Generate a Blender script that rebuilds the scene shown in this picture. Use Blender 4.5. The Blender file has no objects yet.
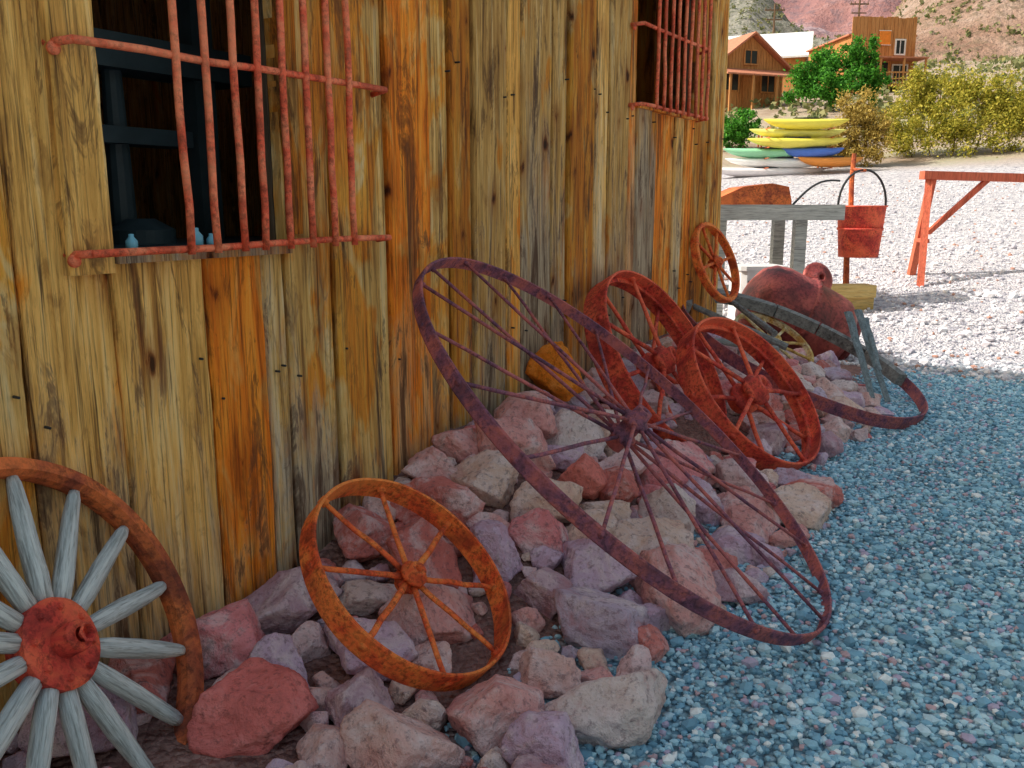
import bpy, math, random
import numpy as np
from mathutils import Vector, Matrix, noise
random.seed(11); rng=np.random.default_rng(7)
D2R=math.radians
scene=bpy.context.scene
CAM=np.array([2.31,0,1.5]); TH=D2R(31.4); PI_=D2R(11.5); F=880.
# wheel poses: centre, axis direction, radius (metres)
def W_(C,n,R): return (np.array(C),np.array(n)/np.linalg.norm(n),R)
FITS={'big':W_((.955,3.10,.640),(.610,.160,.776),1.005),'small':W_((.658,2.122,.343),(.657,.095,.748),.385),
 'wood':W_((.32,1.133,.441),(.832,.33,.446),.496),'redb':W_((.455,4.80,.63),(.845,-.004,.535),.585),
 'redf':W_((.950,4.93,.479),(.741,-.145,.655),.500),'lying':W_((.765,6.68,.432),(.397,-.023,.918),.965),
 'far':W_((.150,6.55,1.082),(.923,-.095,.373),.315),'yel':W_((.43,7.2,.42),(.52,-.21,.83),.36)}
# ---------------------------------------------------------------- helpers
def link(o,parent=None):
    scene.collection.objects.link(o)
    if parent: o.parent=parent
    return o
def empty(name,M=None):
    o=bpy.data.objects.new(name,None); scene.collection.objects.link(o); o.empty_display_size=.1
    if M is not None: o.matrix_world=M
    return o
def mesh(name,V,Fc,mats=None,parent=None,smooth=False,fm=None):
    me=bpy.data.meshes.new(name); me.from_pydata([tuple(map(float,v)) for v in V],[],[tuple(f) for f in Fc])
    for m in (mats or []): me.materials.append(m)
    if fm is not None: me.polygons.foreach_set('material_index',np.array(fm,dtype=np.int32))
    if smooth: me.polygons.foreach_set('use_smooth',[True]*len(me.polygons))
    me.update(); return link(bpy.data.objects.new(name,me),parent)
def tri_mesh(name,V,T,mat,smooth=False):
    V=np.asarray(V,dtype=np.float32); T=np.asarray(T,dtype=np.int32); k=T.shape[1]
    me=bpy.data.meshes.new(name); me.vertices.add(len(V)); me.vertices.foreach_set('co',V.ravel())
    me.loops.add(T.size); me.loops.foreach_set('vertex_index',T.ravel())
    me.polygons.add(len(T)); me.polygons.foreach_set('loop_start',np.arange(0,T.size,k,dtype=np.int32))
    me.polygons.foreach_set('use_smooth',np.full(len(T),smooth)); me.materials.append(mat)
    me.update(calc_edges=True); return link(bpy.data.objects.new(name,me))
class B:
    def __init__(s): s.v=[];s.f=[];s.m=[]
    def add(s,V,Fc,m=0):
        o=len(s.v); s.v+=[tuple(v) for v in V]; s.f+=[tuple(i+o for i in f) for f in Fc]; s.m+=[m]*len(Fc)
    def box(s,a,b,m=0,M=None,bev=0.0):
        x0,y0,z0=a;x1,y1,z1=b
        V=[Vector(p) for p in((x0,y0,z0),(x1,y0,z0),(x1,y1,z0),(x0,y1,z0),(x0,y0,z1),(x1,y0,z1),(x1,y1,z1),(x0,y1,z1))]
        if M is not None: V=[M@v for v in V]
        s.add(V,[(0,3,2,1),(4,5,6,7),(0,1,5,4),(1,2,6,5),(2,3,7,6),(3,0,4,7)],m)
    def rod(s,p,q,r0,r1=None,n=8,m=0,flat=1.0,wob=0.0,seg=1):
        r1=r0 if r1 is None else r1; p=Vector(p);q=Vector(q);d=(q-p).normalized()
        a=d.orthogonal().normalized(); 
        if abs(d.z)<.9: a=d.cross(Vector((0,0,1))).normalized()
        b=d.cross(a); V=[]
        for k in range(seg+1):
            t=k/seg; c=p.lerp(q,t); r=r0+(r1-r0)*t
            if 0<k<seg and wob: c=c+Vector((random.uniform(-wob,wob),random.uniform(-wob,wob),random.uniform(-wob,wob)))
            for i in range(n):
                w=2*math.pi*i/n; V.append(c+a*math.cos(w)*r+b*math.sin(w)*r*flat)
        Fc=[]
        for k in range(seg):
            for i in range(n):
                j=(i+1)%n; Fc.append((k*n+i,k*n+j,(k+1)*n+j,(k+1)*n+i))
        Fc.append(tuple(range(n-1,-1,-1))); Fc.append(tuple(seg*n+i for i in range(n)))
        s.add(V,Fc,m)
    def lathe(s,prof,n=48,m=0,M=None,closed=True,a0=0,a1=2*math.pi,jit=0):
        full=abs(a1-a0-2*math.pi)<1e-6; N=n if full else n+1; V=[]
        for i in range(N):
            w=a0+(a1-a0)*i/n; k=1+ (jit*noise.noise(Vector((math.cos(w)*2,math.sin(w)*2,3))) if jit else 0)
            for r,z in prof:
                v=Vector((r*k*math.cos(w),r*k*math.sin(w),z)); V.append(M@v if M is not None else v)
        L=len(prof); Fc=[]
        for i in range(n):
            j=(i+1)%N
            for k in range(L if closed else L-1):
                l=(k+1)%L; Fc.append((i*L+k,j*L+k,j*L+l,i*L+l))
        if not full and closed: Fc.append(tuple(range(L-1,-1,-1))); Fc.append(tuple((N-1)*L+k for k in range(L)))
        s.add(V,Fc,m)
    def out(s,name,mats,parent=None,smooth=False): return mesh(name,s.v,s.f,mats,parent,smooth,s.m)
# ---------------------------------------------------------------- materials
def mat(name,rough=.85,spec=.3,metal=0):
    m=bpy.data.materials.new(name); m.use_nodes=True; nt=m.node_tree; b=nt.nodes['Principled BSDF']
    b.inputs['Roughness'].default_value=rough; b.inputs['Specular IOR Level'].default_value=spec; b.inputs['Metallic'].default_value=metal
    return m,nt,b
class N:
    def __init__(s,nt): s.nt=nt
    def new(s,t,**k):
        n=s.nt.nodes.new(t)
        for a,v in k.items(): setattr(n,a,v)
        return n
    def l(s,a,b): s.nt.links.new(a,b)
    def coord(s,scale=(1,1,1),kind='Object',off=None):
        tc=s.new('ShaderNodeTexCoord'); mp=s.new('ShaderNodeMapping'); mp.inputs['Scale'].default_value=scale
        src=tc.outputs[kind]
        if off is not None:
            va=s.new('ShaderNodeVectorMath',operation='ADD'); s.l(src,va.inputs[0]); s.l(off,va.inputs[1]); src=va.outputs[0]
        s.l(src,mp.inputs['Vector']); return mp.outputs[0]
    def noise(s,vec,scale,detail=5,rough=.6,dist=0):
        n=s.new('ShaderNodeTexNoise'); n.inputs['Scale'].default_value=scale; n.inputs['Detail'].default_value=detail
        n.inputs['Roughness'].default_value=rough; n.inputs['Distortion'].default_value=dist; s.l(vec,n.inputs['Vector']); return n.outputs['Fac']
    def ramp(s,fac,stops,interp='LINEAR'):
        r=s.new('ShaderNodeValToRGB'); r.color_ramp.interpolation=interp; e=r.color_ramp.elements
        while len(e)<len(stops): e.new(.5)
        for i,(p,c) in enumerate(stops):
            e[i].position=p; e[i].color=(*c,1) if isinstance(c,tuple) else (c,c,c,1)
        s.l(fac,r.inputs[0]); return r.outputs[0]
    def mix(s,f,a,b,mode='MIX'):
        n=s.new('ShaderNodeMix',data_type='RGBA',blend_type=mode); 
        for i,v in ((0,f),(6,a),(7,b)):
            if hasattr(v,'links'): s.l(v,n.inputs[i])
            else: n.inputs[i].default_value=(*v,1) if isinstance(v,tuple) else v
        return n.outputs[2]
    def math(s,op,a,b=0,clamp=False):
        n=s.new('ShaderNodeMath',operation=op,use_clamp=clamp)
        for i,v in ((0,a),(1,b)):
            if hasattr(v,'links'): s.l(v,n.inputs[i])
            else: n.inputs[i].default_value=v
        return n.outputs[0]
    def bump(s,h,bsdf,strength=.5,dist=.01):
        n=s.new('ShaderNodeBump'); n.inputs['Strength'].default_value=strength; n.inputs['Distance'].default_value=dist
        s.l(h,n.inputs['Height']); s.l(n.outputs[0],bsdf.inputs['Normal'])
    def island(s): return s.new('ShaderNodeNewGeometry').outputs['Random Per Island']
def rust(name,dark,mid,hi,sc=9,rough=.75,metal=.1):
    m,nt,b=mat(name,rough,.35,metal); n=N(nt); v=n.coord()
    a=n.noise(v,sc,7,.68,.5); c=n.ramp(a,[(.32,dark),(.45,mid),(.60,hi),(.72,mid)])
    a2=n.noise(v,sc*7,3,.7); c=n.mix(n.ramp(a2,[(.46,0.),(.66,.7)]),c,tuple(x*.5 for x in dark))
    a3=n.noise(v,sc*.45,3); c=n.mix(n.ramp(a3,[(.5,0.),(.65,.6)]),c,tuple(min(1,x*1.25) for x in hi))
    c=n.mix(n.ramp(a3,[(.34,.6),(.45,0.)]),c,dark)
    n.l(c,b.inputs['Base Color']); n.bump(a2,b,.8,.005); return m
def wood(name,cols,axis='z',sc=1.,grain=1.,crack=.6):
    m,nt,b=mat(name,.85,.2); n=N(nt); r=n.island(); cx=n.new('ShaderNodeCombineXYZ')
    for i in range(3): n.l(n.math('MULTIPLY',r,37.+11*i),cx.inputs[i])
    s={'z':(14,14,.9),'y':(14,.9,14),'x':(.9,14,14)}[axis]; s=tuple(k*sc for k in s)
    v=n.coord(s,off=cx.outputs[0]); g=n.noise(v,2.2,7,.7,.3); g2=n.noise(v,6,3,.7)
    k=len(cols); c=n.ramp(g,[(.3+.4*i/(k-1),cc) for i,cc in enumerate(cols)])
    c=n.mix(n.ramp(g2,[(.5,0.),(.64,crack)]),c,tuple(x*.18 for x in cols[0]))
    c=n.mix(n.ramp(r,[(0,0.),(1,.45)]),c,cols[-1])
    n.l(c,b.inputs['Base Color']); n.bump(g2,b,.9*grain,.006); return m
def plain(name,c,rough=.7,var=.25,sc=6):
    m,nt,b=mat(name,rough,.3); n=N(nt); a=n.noise(n.coord(),sc,5)
    n.l(n.ramp(a,[(.3,tuple(x*(1-var) for x in c)),(.7,tuple(min(1,x*(1+var)) for x in c))]),b.inputs['Base Color']); n.bump(a,b,.3,.01); return m
def wall_mat():
    m,nt,b=mat('weathered_plank_wood',.85,.2); n=N(nt); r=n.island(); cx=n.new('ShaderNodeCombineXYZ')
    n.l(n.math('MULTIPLY',r,31.),cx.inputs[0]); n.l(n.math('MULTIPLY',r,7.),cx.inputs[1]); n.l(n.math('MULTIPLY',r,53.),cx.inputs[2])
    off=cx.outputs[0]; r2=n.math('FRACT',n.math('MULTIPLY',r,17.31)); r3=n.math('FRACT',n.math('MULTIPLY',r,41.7))
    vg=n.coord((5,9,.6),off=off); vf=n.coord((20,62,1.4),off=off); vs=n.coord((3,6,.9),off=off); vl=n.coord((1,2.4,.9),off=off); v0=n.coord(); vsp=n.coord((8,13,4),off=off)
    g=n.noise(vg,2.2,6,.60,1.0); fine=n.noise(vf,1.6,4,.7,.3); st=n.noise(vs,1.4,6,.74,.9); lg=n.noise(vl,1.7,4,.65,.9); sp=n.noise(vsp,1.5,4,.75,.6)
    base=n.ramp(g,[(.28,(.36,.18,.06)),(.42,(.68,.40,.12)),(.54,(.90,.58,.20)),(.68,(.95,.74,.38))])
    orange=n.ramp(g,[(.3,(.34,.09,.015)),(.46,(.84,.29,.03)),(.62,(.95,.46,.06)),(.75,(.90,.60,.20))])
    grey=n.ramp(g,[(.3,(.22,.19,.16)),(.5,(.54,.48,.38)),(.7,(.78,.72,.58))])
    of=n.math('ADD',lg,n.math('MULTIPLY',n.math('SUBTRACT',r2,.5),.34))
    c=n.mix(n.ramp(of,[(.50,0.),(.58,.92)]),base,orange)
    sep=n.new('ShaderNodeSeparateXYZ'); n.l(v0,sep.inputs[0])
    zz=n.math('ADD',n.math('MULTIPLY',sep.outputs[2],-.42),.92)
    gf=n.math('ADD',n.math('ADD',zz,n.math('MULTIPLY',n.math('SUBTRACT',r3,.5),1.0)),n.math('MULTIPLY',n.math('SUBTRACT',st,.5),2.0))
    c=n.mix(n.ramp(gf,[(.35,0.),(.75,.88)]),c,grey)
    c=n.mix(n.ramp(sp,[(.54,0.),(.67,.65)]),c,n.mix(.7,c,(.24,.10,.035)))
    c=n.mix(n.ramp(st,[(.55,0.),(.58,.5),(.65,.88)]),c,(.11,.052,.032))
    c=n.mix(n.ramp(fine,[(.51,0.),(.60,.42),(.70,.9)]),c,(.07,.038,.024))
    cy=n.new('ShaderNodeCombineXYZ'); so=n.new('ShaderNodeSeparateXYZ'); va=n.new('ShaderNodeVectorMath',operation='ADD'); n.l(v0,va.inputs[0]); n.l(off,va.inputs[1]); n.l(va.outputs[0],so.inputs[0])
    n.l(n.math('ADD',n.math('MULTIPLY',so.outputs[1],3.0),n.math('MULTIPLY',sp,.22)),cy.inputs[0]); n.l(n.math('ADD',n.math('MULTIPLY',so.outputs[2],1.5),n.math('MULTIPLY',g,.2)),cy.inputs[1])
    vn=n.new('ShaderNodeTexVoronoi',voronoi_dimensions='2D'); vn.inputs['Scale'].default_value=1.1; n.l(cy.outputs[0],vn.inputs['Vector'])
    bw=n.new('ShaderNodeSeparateColor'); n.l(vn.outputs['Color'],bw.inputs[0])
    kd=n.math('ADD',vn.outputs['Distance'],n.math('MULTIPLY',bw.outputs[0],.075)); 
    kn=n.ramp(kd,[(.06,1.),(.09,.5),(.17,.25),(.3,0.)]); c=n.mix(n.math('MULTIPLY',kn,.9),c,(.26,.07,.015))
    c=n.mix(n.math('MULTIPLY',n.ramp(kd,[(.04,1.),(.07,0.)]),.9),c,(.035,.016,.01))
    tint=n.ramp(r2,[(0.,(1.1,1.0,.82)),(.2,(.70,.65,.60)),(.38,(1.10,.90,.60)),(.55,(.90,.90,.88)),(.7,(1.10,.74,.44)),(.85,(.64,.58,.52))],'CONSTANT')
    c=n.mix(.85,c,tint,'MULTIPLY')
    n.l(c,b.inputs['Base Color'])
    h=n.math('SUBTRACT',n.math('ADD',n.math('MULTIPLY',g,.7),n.math('MULTIPLY',fine,-.8)),n.math('MULTIPLY',kn,.3)); n.bump(h,b,1.,.012); return m
def stone_mat(name='volcanic_rock',fixed=None):
    m,nt,b=mat(name,.9,.15); n=N(nt); r=n.island(); cx=n.new('ShaderNodeCombineXYZ')
    for i in range(3): n.l(n.math('MULTIPLY',r,17.+5*i),cx.inputs[i])
    v=n.coord(off=cx.outputs[0])
    if fixed: base=n.ramp(r,[(0,fixed),(1,fixed)]); hi=tuple(min(1,x*1.25+.06) for x in fixed); lo=tuple(x*.5 for x in fixed)
    else:
        base=n.ramp(r,[(0,(.88,.44,.42)),(.14,(.70,.50,.66)),(.28,(.88,.64,.54)),(.36,(.76,.25,.22)),(.46,(.90,.64,.66)),(.60,(.62,.50,.64)),(.70,(.90,.32,.34)),(.80,(.86,.56,.52)),(.88,(.58,.38,.46)),(.95,(.84,.70,.68))],'CONSTANT'); hi=(.95,.80,.82); lo=(.56,.13,.12)
    a=n.noise(v,6,8,.70,.6); c=n.mix(n.ramp(a,[(.48,0.),(.62,.7)]),base,hi)
    c=n.mix(n.ramp(a,[(.34,.8),(.46,0.)]),c,n.mix(.5,base,lo))
    f=n.noise(v,38,4,.75); c=n.mix(n.ramp(f,[(.52,0.),(.66,.6)]),c,tuple(x*.35 for x in fixed) if fixed else (.21,.11,.13))
    n.l(c,b.inputs['Base Color']); n.bump(n.math('ADD',a,n.math('MULTIPLY',f,.5)),b,1.,.04); return m
def pebble_mat(name='gravel_stone',k=1.):
    m,nt,b=mat(name,.8,.25); n=N(nt); r=n.island()
    c=n.ramp(r,[(0,(.16,.33,.46)),(.15,(.30,.54,.68)),(.35,(.43,.70,.83)),(.52,(.22,.45,.61)),(.66,(.55,.76,.87)),(.78,(.36,.57,.64)),(.86,(.52,.44,.60)),(.91,(.58,.40,.44)),(.94,(.90,.95,.97))],'CONSTANT')  # pebble colours carry the blue tone of the building's shade
    a=n.noise(n.coord(),60,3); c=n.mix(n.ramp(a,[(.4,0.),(.7,.25)]),c,(.12,.23,.33)); n.l(c,b.inputs['Base Color']); return m
def ground_mat():
    m,nt,b=mat('gravel_ground',.92,.15); n=N(nt); v=n.coord()
    vn=n.new('ShaderNodeTexVoronoi'); vn.inputs['Scale'].default_value=38; n.l(v,vn.inputs['Vector']); vd=vn.outputs['Distance']
    bw=n.new('ShaderNodeRGBToBW'); n.l(vn.outputs['Color'],bw.inputs[0])
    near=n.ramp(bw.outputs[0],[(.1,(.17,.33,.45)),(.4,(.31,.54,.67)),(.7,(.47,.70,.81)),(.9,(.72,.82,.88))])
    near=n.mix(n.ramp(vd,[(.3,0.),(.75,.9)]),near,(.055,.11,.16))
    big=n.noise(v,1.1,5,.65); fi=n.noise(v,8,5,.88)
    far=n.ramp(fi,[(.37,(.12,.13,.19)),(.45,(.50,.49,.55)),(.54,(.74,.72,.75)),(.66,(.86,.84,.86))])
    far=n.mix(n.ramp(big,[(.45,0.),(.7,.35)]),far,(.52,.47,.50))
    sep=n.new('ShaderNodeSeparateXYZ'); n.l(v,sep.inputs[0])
    yy=n.math('ADD',n.math('ADD',sep.outputs[1],n.math('MULTIPLY',n.math('MAXIMUM',n.math('SUBTRACT',sep.outputs[0],3.2),0.),4.)),n.math('MULTIPLY',n.math('SUBTRACT',big,.5),2.5))  # unseen ground past the shadow's side made pale to bounce light onto the wall
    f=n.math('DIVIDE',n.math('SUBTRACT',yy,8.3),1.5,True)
    c=n.mix(f,near,far)  # building shade put into colour: blue-grey inside its shadow, pale in the sun
    des=n.ramp(n.noise(v,.35,6,.7),[(.35,(.36,.26,.19)),(.5,(.50,.40,.31)),(.65,(.44,.42,.27))])
    f2=n.math('DIVIDE',n.math('SUBTRACT',sep.outputs[1],30.),3.,True); c=n.mix(f2,c,des)
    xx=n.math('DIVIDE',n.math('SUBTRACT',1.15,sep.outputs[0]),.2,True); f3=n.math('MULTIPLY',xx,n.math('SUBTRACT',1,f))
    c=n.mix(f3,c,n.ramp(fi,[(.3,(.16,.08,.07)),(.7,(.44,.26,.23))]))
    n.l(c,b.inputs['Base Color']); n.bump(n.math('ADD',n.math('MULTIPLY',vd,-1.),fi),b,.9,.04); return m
def hill_mat(name,cols,scrub,sc=.05,amt=.6):
    m,nt,b=mat(name,.95,.1); n=N(nt); v=n.coord(); a=n.noise(v,sc,8,.72,.6)
    c=n.ramp(a,[(.32,cols[0]),(.5,cols[1]),(.64,cols[2])]); s=n.noise(v,sc*14,5,.75); c=n.mix(n.ramp(s,[(.5,0.),(.58,amt)]),c,scrub)
    f=n.noise(v,sc*45,3,.7); c=n.mix(n.ramp(f,[(.55,0.),(.66,.5)]),c,tuple(x*.4 for x in cols[0]))
    n.l(c,b.inputs['Base Color']); n.bump(n.math('ADD',a,s),b,1.,1.5); return m
def leaf_mat(name,cols):
    m,nt,b=mat(name,.7,.2); n=N(nt); g=n.island(); c=n.ramp(g,[(i/(len(cols)-1),cc) for i,cc in enumerate(cols)])
    n.l(c,b.inputs['Base Color'])
    tr=n.new('ShaderNodeBsdfTranslucent'); n.l(c,tr.inputs[0]); mx=n.new('ShaderNodeMixShader'); mx.inputs[0].default_value=.3
    n.l(b.outputs[0],mx.inputs[1]); n.l(tr.outputs[0],mx.inputs[2]); n.l(mx.outputs[0],nt.nodes['Material Output'].inputs[0]); return m
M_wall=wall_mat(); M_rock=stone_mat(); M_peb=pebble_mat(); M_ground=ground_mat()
R_purple=rust('rust_dark_purple',(.085,.04,.075),(.24,.09,.15),(.50,.14,.12),10)
R_orange=rust('rust_orange',(.30,.05,.02),(.84,.12,.035),(.95,.27,.06),9)
R_red=rust('rust_red',(.24,.03,.028),(.70,.075,.055),(.90,.17,.08),7)
R_brown=rust('rust_brown',(.12,.035,.025),(.44,.10,.045),(.78,.21,.06),6)
R_bar=rust('red_painted_iron',(.40,.07,.03),(.88,.13,.06),(.95,.28,.14),8,.6)
R_boiler=rust('boiler_rust',(.10,.03,.03),(.30,.055,.055),(.44,.10,.08),5,.45,.2)
W_grey=wood('grey_weathered_wood',[(.26,.31,.33),(.58,.64,.66),(.78,.82,.80)],'x',1.5,1.,.75)
W_greyz=wood('grey_timber',[(.18,.19,.19),(.40,.42,.41),(.58,.60,.57)],'x')
W_fel=wood('grey_felloe_timber',[(.07,.07,.075),(.20,.20,.20),(.32,.33,.32)],'y',.6)
W_grz=wood('grey_split_timber',[(.06,.08,.09),(.17,.22,.25),(.30,.36,.38)],'z')
W_yel=wood('yellow_timber',[(.40,.22,.06),(.62,.42,.14),(.70,.55,.25)],'x')
W_red=wood('red_painted_timber',[(.36,.06,.035),(.60,.12,.07),(.66,.20,.11)],'z')
W_cabin=wood('cabin_boards',[(.32,.12,.04),(.52,.23,.08),(.60,.32,.13)],'z',.25)
W_dark=wood('dark_interior_wood',[(.05,.04,.03),(.13,.10,.07),(.20,.15,.10)],'z')
P_dark=plain('dark_glass',(.02,.025,.03),.2); P_white=plain('white_enamel',(.72,.73,.74),.4,.12); P_roofw=plain('pale_metal_roof',(.75,.76,.78),.5,.1)
P_iron=plain('black_iron',(.03,.035,.04),.5); P_press=plain('press_iron',(.05,.08,.10),.5)
# ---------------------------------------------------------------- terrain
def sst(a,b,x): t=min(1,max(0,(x-a)/(b-a))); return t*t*(3-2*t)
def lotz(x,y):
    z=0
    if y>9: z+=.12*(y-9.5)*sst(9,11,y) if y<30 else .12*20.5+.175*(y-30)
    return z
def moundH(y): return .10+.38*sst(1.9,3.3,y)+.12*sst(4,6,y)-.37*sst(6.6,7.8,y)
def mound(x,y):
    if y<-1 or y>9.0: return 0
    t=max(0,1-max(0,x)/1.32); return max(0,moundH(y))*(t**1.15)*sst(9.0,7.8,y)
def gz(x,y):
    z=lotz(x,y)+mound(x,y)
    z+=.012*noise.noise(Vector((x*1.3,y*1.3,0)))
    if y>10: z+=(.05+.004*y)*noise.noise(Vector((x*.25,y*.25,5)))*sst(10,16,y)
    return z
def grid(name,xs,ys,fn,mt,parent=None):
    V=[(x,y,fn(x,y)) for y in ys for x in xs]; nx=len(xs)
    Fc=[(j*nx+i,j*nx+i+1,(j+1)*nx+i+1,(j+1)*nx+i) for j in range(len(ys)-1) for i in range(nx-1)]
    return mesh(name,V,Fc,[mt],parent,True)
def spaced(parts):
    o=[]
    for a,b,s in parts: o+=list(np.arange(a,b,s))
    return o+[parts[-1][1]]
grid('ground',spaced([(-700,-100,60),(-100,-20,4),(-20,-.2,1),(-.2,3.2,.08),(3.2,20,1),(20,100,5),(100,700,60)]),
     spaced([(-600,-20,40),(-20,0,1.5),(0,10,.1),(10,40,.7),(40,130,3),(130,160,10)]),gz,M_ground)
def fb(x,y,s,o=6): return noise.fractal(Vector((x*s,y*s,1.7)),1.0,2.1,o)
def ridge(P,y0,y1,zb,amp,s):
    def f(x,y):
        t=(y-y0)/(y1-y0); z=zb+(P(x)-zb)*min(1,max(-.3,t))
        if t>1: z-=(t-1)*(P(x)-zb)*.6
        n1=abs(noise.noise(Vector((x*s,y*s*.45,2)))); return z+amp*max(0,min(1,t+.1))*(fb(x,y,s*1.8)*.6-n1*1.2)
    return f
H_l=hill_mat('hill_scrub',[(.22,.21,.18),(.36,.35,.30),(.48,.46,.41)],(.15,.17,.11),.05,.7)
H_r=hill_mat('hill_tan',[(.30,.17,.12),(.48,.32,.25),(.58,.46,.39)],(.24,.19,.13),.06,.65)
H_p=hill_mat('hill_far_rock',[(.19,.11,.13),(.38,.20,.19),(.42,.32,.35)],(.20,.14,.16),.015,.7)
Pl=lambda x: max(6,54-(x+66)*.62) if x>-66 else 54+(-66-x)*.35
Pr=lambda x: 30+max(-24,(x+31)*2.2) if x<-14 else 67+(x+14)*.3
grid('desert_hill',spaced([(-260,-90,9),(-90,-20,1.6),(-20,10,6)]),spaced([(108,240,3),(240,330,9)]),ridge(Pl,112,225,14,8,.035),H_l)
grid('desert_hill',spaced([(-48,20,1.6),(20,260,9)]),spaced([(100,220,3),(220,300,9)]),ridge(Pr,104,200,12,7,.04),H_r)
grid('distant_mountain',spaced([(-700,-260,25),(-260,80,5),(80,700,25)]),spaced([(300,620,8),(620,720,25)]),ridge(lambda x:162+18*math.sin(x*.02),310,560,20,44,.014),H_p)
# ---------------------------------------------------------------- rocks
import bmesh
def ico(level):
    bm=bmesh.new(); bmesh.ops.create_icosphere(bm,subdivisions=level,radius=1); bm.verts.ensure_lookup_table()
    V=np.array([v.co[:] for v in bm.verts]); T=np.array([[v.index for v in f.verts] for f in bm.faces]); bm.free(); return V,T
I1=ico(1); I4=ico(5); I3=ico(4)
def rock(V,r,flat=.75,nc=14):
    dirs=rng.normal(size=(nc,3)); dirs/=np.linalg.norm(dirs,axis=1)[:,None]
    d=rng.uniform(.46,.80,nc); U=V.copy()
    dots=V@dirs.T; k=np.where(dots>1e-3,d[None,:]/np.maximum(dots,1e-3),9)
    s=np.minimum(1,k.min(axis=1)); U=V*s[:,None]
    ph=rng.uniform(0,6,6)
    w=.05*np.sin(U[:,0]*7+ph[0])*np.sin(U[:,1]*6+ph[1])+.03*np.sin(U[:,2]*15+ph[2])*np.sin(U[:,0]*13+ph[3])+.018*np.sin(U[:,1]*27+ph[4]+3*U[:,2])*np.sin(U[:,2]*31+ph[5]+4*U[:,0])
    U*=(1+w)[:,None]
    sc=np.array([rng.uniform(1.0,1.35),rng.uniform(.85,1.15),flat*rng.uniform(.85,1.2)])*r
    a,b_,c=rng.uniform(0,6.28),rng.uniform(-.35,.35),rng.uniform(-.35,.35)
    Rz=np.array([[math.cos(a),-math.sin(a),0],[math.sin(a),math.cos(a),0],[0,0,1]]); Rx=np.array([[1,0,0],[0,math.cos(b_),-math.sin(b_)],[0,math.sin(b_),math.cos(b_)]])
    return (U*sc)@(Rz@Rx).T
placed=[]; RV=[];RT=[];off=0
def cuts_wheel(V):
    # true if the actual rock surface would rise to or through the rim / spoke plane of a leaning wheel
    for k,(C,n,R) in FITS.items():
        if k=='far': continue
        d=V-C; h=d@n; rad=np.linalg.norm(d-h[:,None]*n,axis=1)
        back={'big':-.03,'small':-.085,'wood':-.065,'redb':-.165,'redf':-.145}.get(k,-.07)
        if np.any((rad<R+.02)&(rad>R-.10)&(h>back)): return True
        if np.any((rad<R-.08)&(h>-.06)): return True
    return False
def put(p,r,flat=.82):
    global off
    I=I4 if r>.09 else I3
    for _ in range(2):
        V=rock(I[0],r,flat)+np.array(p)
        if not cuts_wheel(V): break
    else: return False
    RV.append(V); RT.append(I[1]+off); off+=len(V); placed.append((*p,r)); return True
def try_put(x,y,r,ov=.70,lift=.30):
    z=gz(x,y)+r*lift; p=(x,y,z)
    for q in placed:
        if (q[0]-x)**2+(q[1]-y)**2+(q[2]-z)**2<((q[3]+r)*ov)**2: return False
    for k,(C,n,R) in FITS.items():
        if k=='far': continue
        d=np.array(p)-C; h=d@n
        if np.linalg.norm(d-h*n)<R and h>-.3*r-.05: return False
    return put(p,r)
def solo_rock(name,p,r,c,flat=.85):
    for _ in range(12):
        V=rock(I4[0],r,flat,14)+np.array(p)
        if not cuts_wheel(V): break
    tri_mesh(name,V,I4[1],stone_mat(name+'_stone',c),True); placed.append((*p,r))
solo_rock('orange_rock',(.17,3.98,.62),.17,(.95,.28,.03),1.15)
solo_rock('red_rock',(.52,1.50,.08),.20,(.90,.24,.22),.8)
solo_rock('red_rock',(.62,3.35,.30),.14,(.90,.28,.24),.8)
solo_rock('red_rock',(1.22,3.35,.04),.13,(.92,.34,.32),.8)
for r0,r1,nt_ in ((.165,.205,900),(.125,.165,2600),(.085,.12,3400),(.05,.08,4200),(.03,.045,2600)):
    for _ in range(nt_):
        y=random.uniform(.7,7.9); xm=1.36+.10*math.sin(y*2.1)+.14*sst(2.7,2.0,y)-.55*sst(6.5,7.6,y); x=random.uniform(.08,xm)
        r=random.uniform(r0,r1)
        if y>4.2 and r>.15: continue
        if x>xm-.2 and random.random()<.35: continue
        if x<r*.9: x=r*.9
        try_put(x,y,r)
tri_mesh('rock_pile',np.concatenate(RV),np.concatenate(RT),M_rock,True)
# ---------------------------------------------------------------- gravel
V1,T1=I1
def pebbles(name,x,y,r,mt):
    n=len(x); z=np.array([gz(a,b) for a,b in zip(x,y)])+r*.35
    Pv=V1[None]*(1+rng.uniform(-.25,.25,(n,len(V1),1)))*(r[:,None]*rng.uniform(.7,1.35,(n,3)))[:,None,:]*np.array([1,1,.75])
    a=rng.uniform(0,6.28,n); ca,sa=np.cos(a)[:,None],np.sin(a)[:,None]
    Px=Pv[:,:,0]*ca-Pv[:,:,1]*sa+x[:,None]; Py=Pv[:,:,0]*sa+Pv[:,:,1]*ca+y[:,None]; Pz=Pv[:,:,2]+z[:,None]
    return tri_mesh(name,np.stack([Px,Py,Pz],2).reshape(-1,3),(T1[None]+(np.arange(n)*len(V1))[:,None,None]).reshape(-1,3),mt)
n=38000; x=rng.uniform(.95,2.95,n); y=1.3+7.4*rng.uniform(0,1,n)**1.25
keep=(x>1.2)|(rng.uniform(0,1,n)<.3); x=x[keep]; y=y[keep]; n=len(x)
r=rng.uniform(.006,.014,n)*np.where(rng.uniform(0,1,n)<.06,1.9,1)
pebbles('gravel',x,y,r,M_peb)
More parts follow.
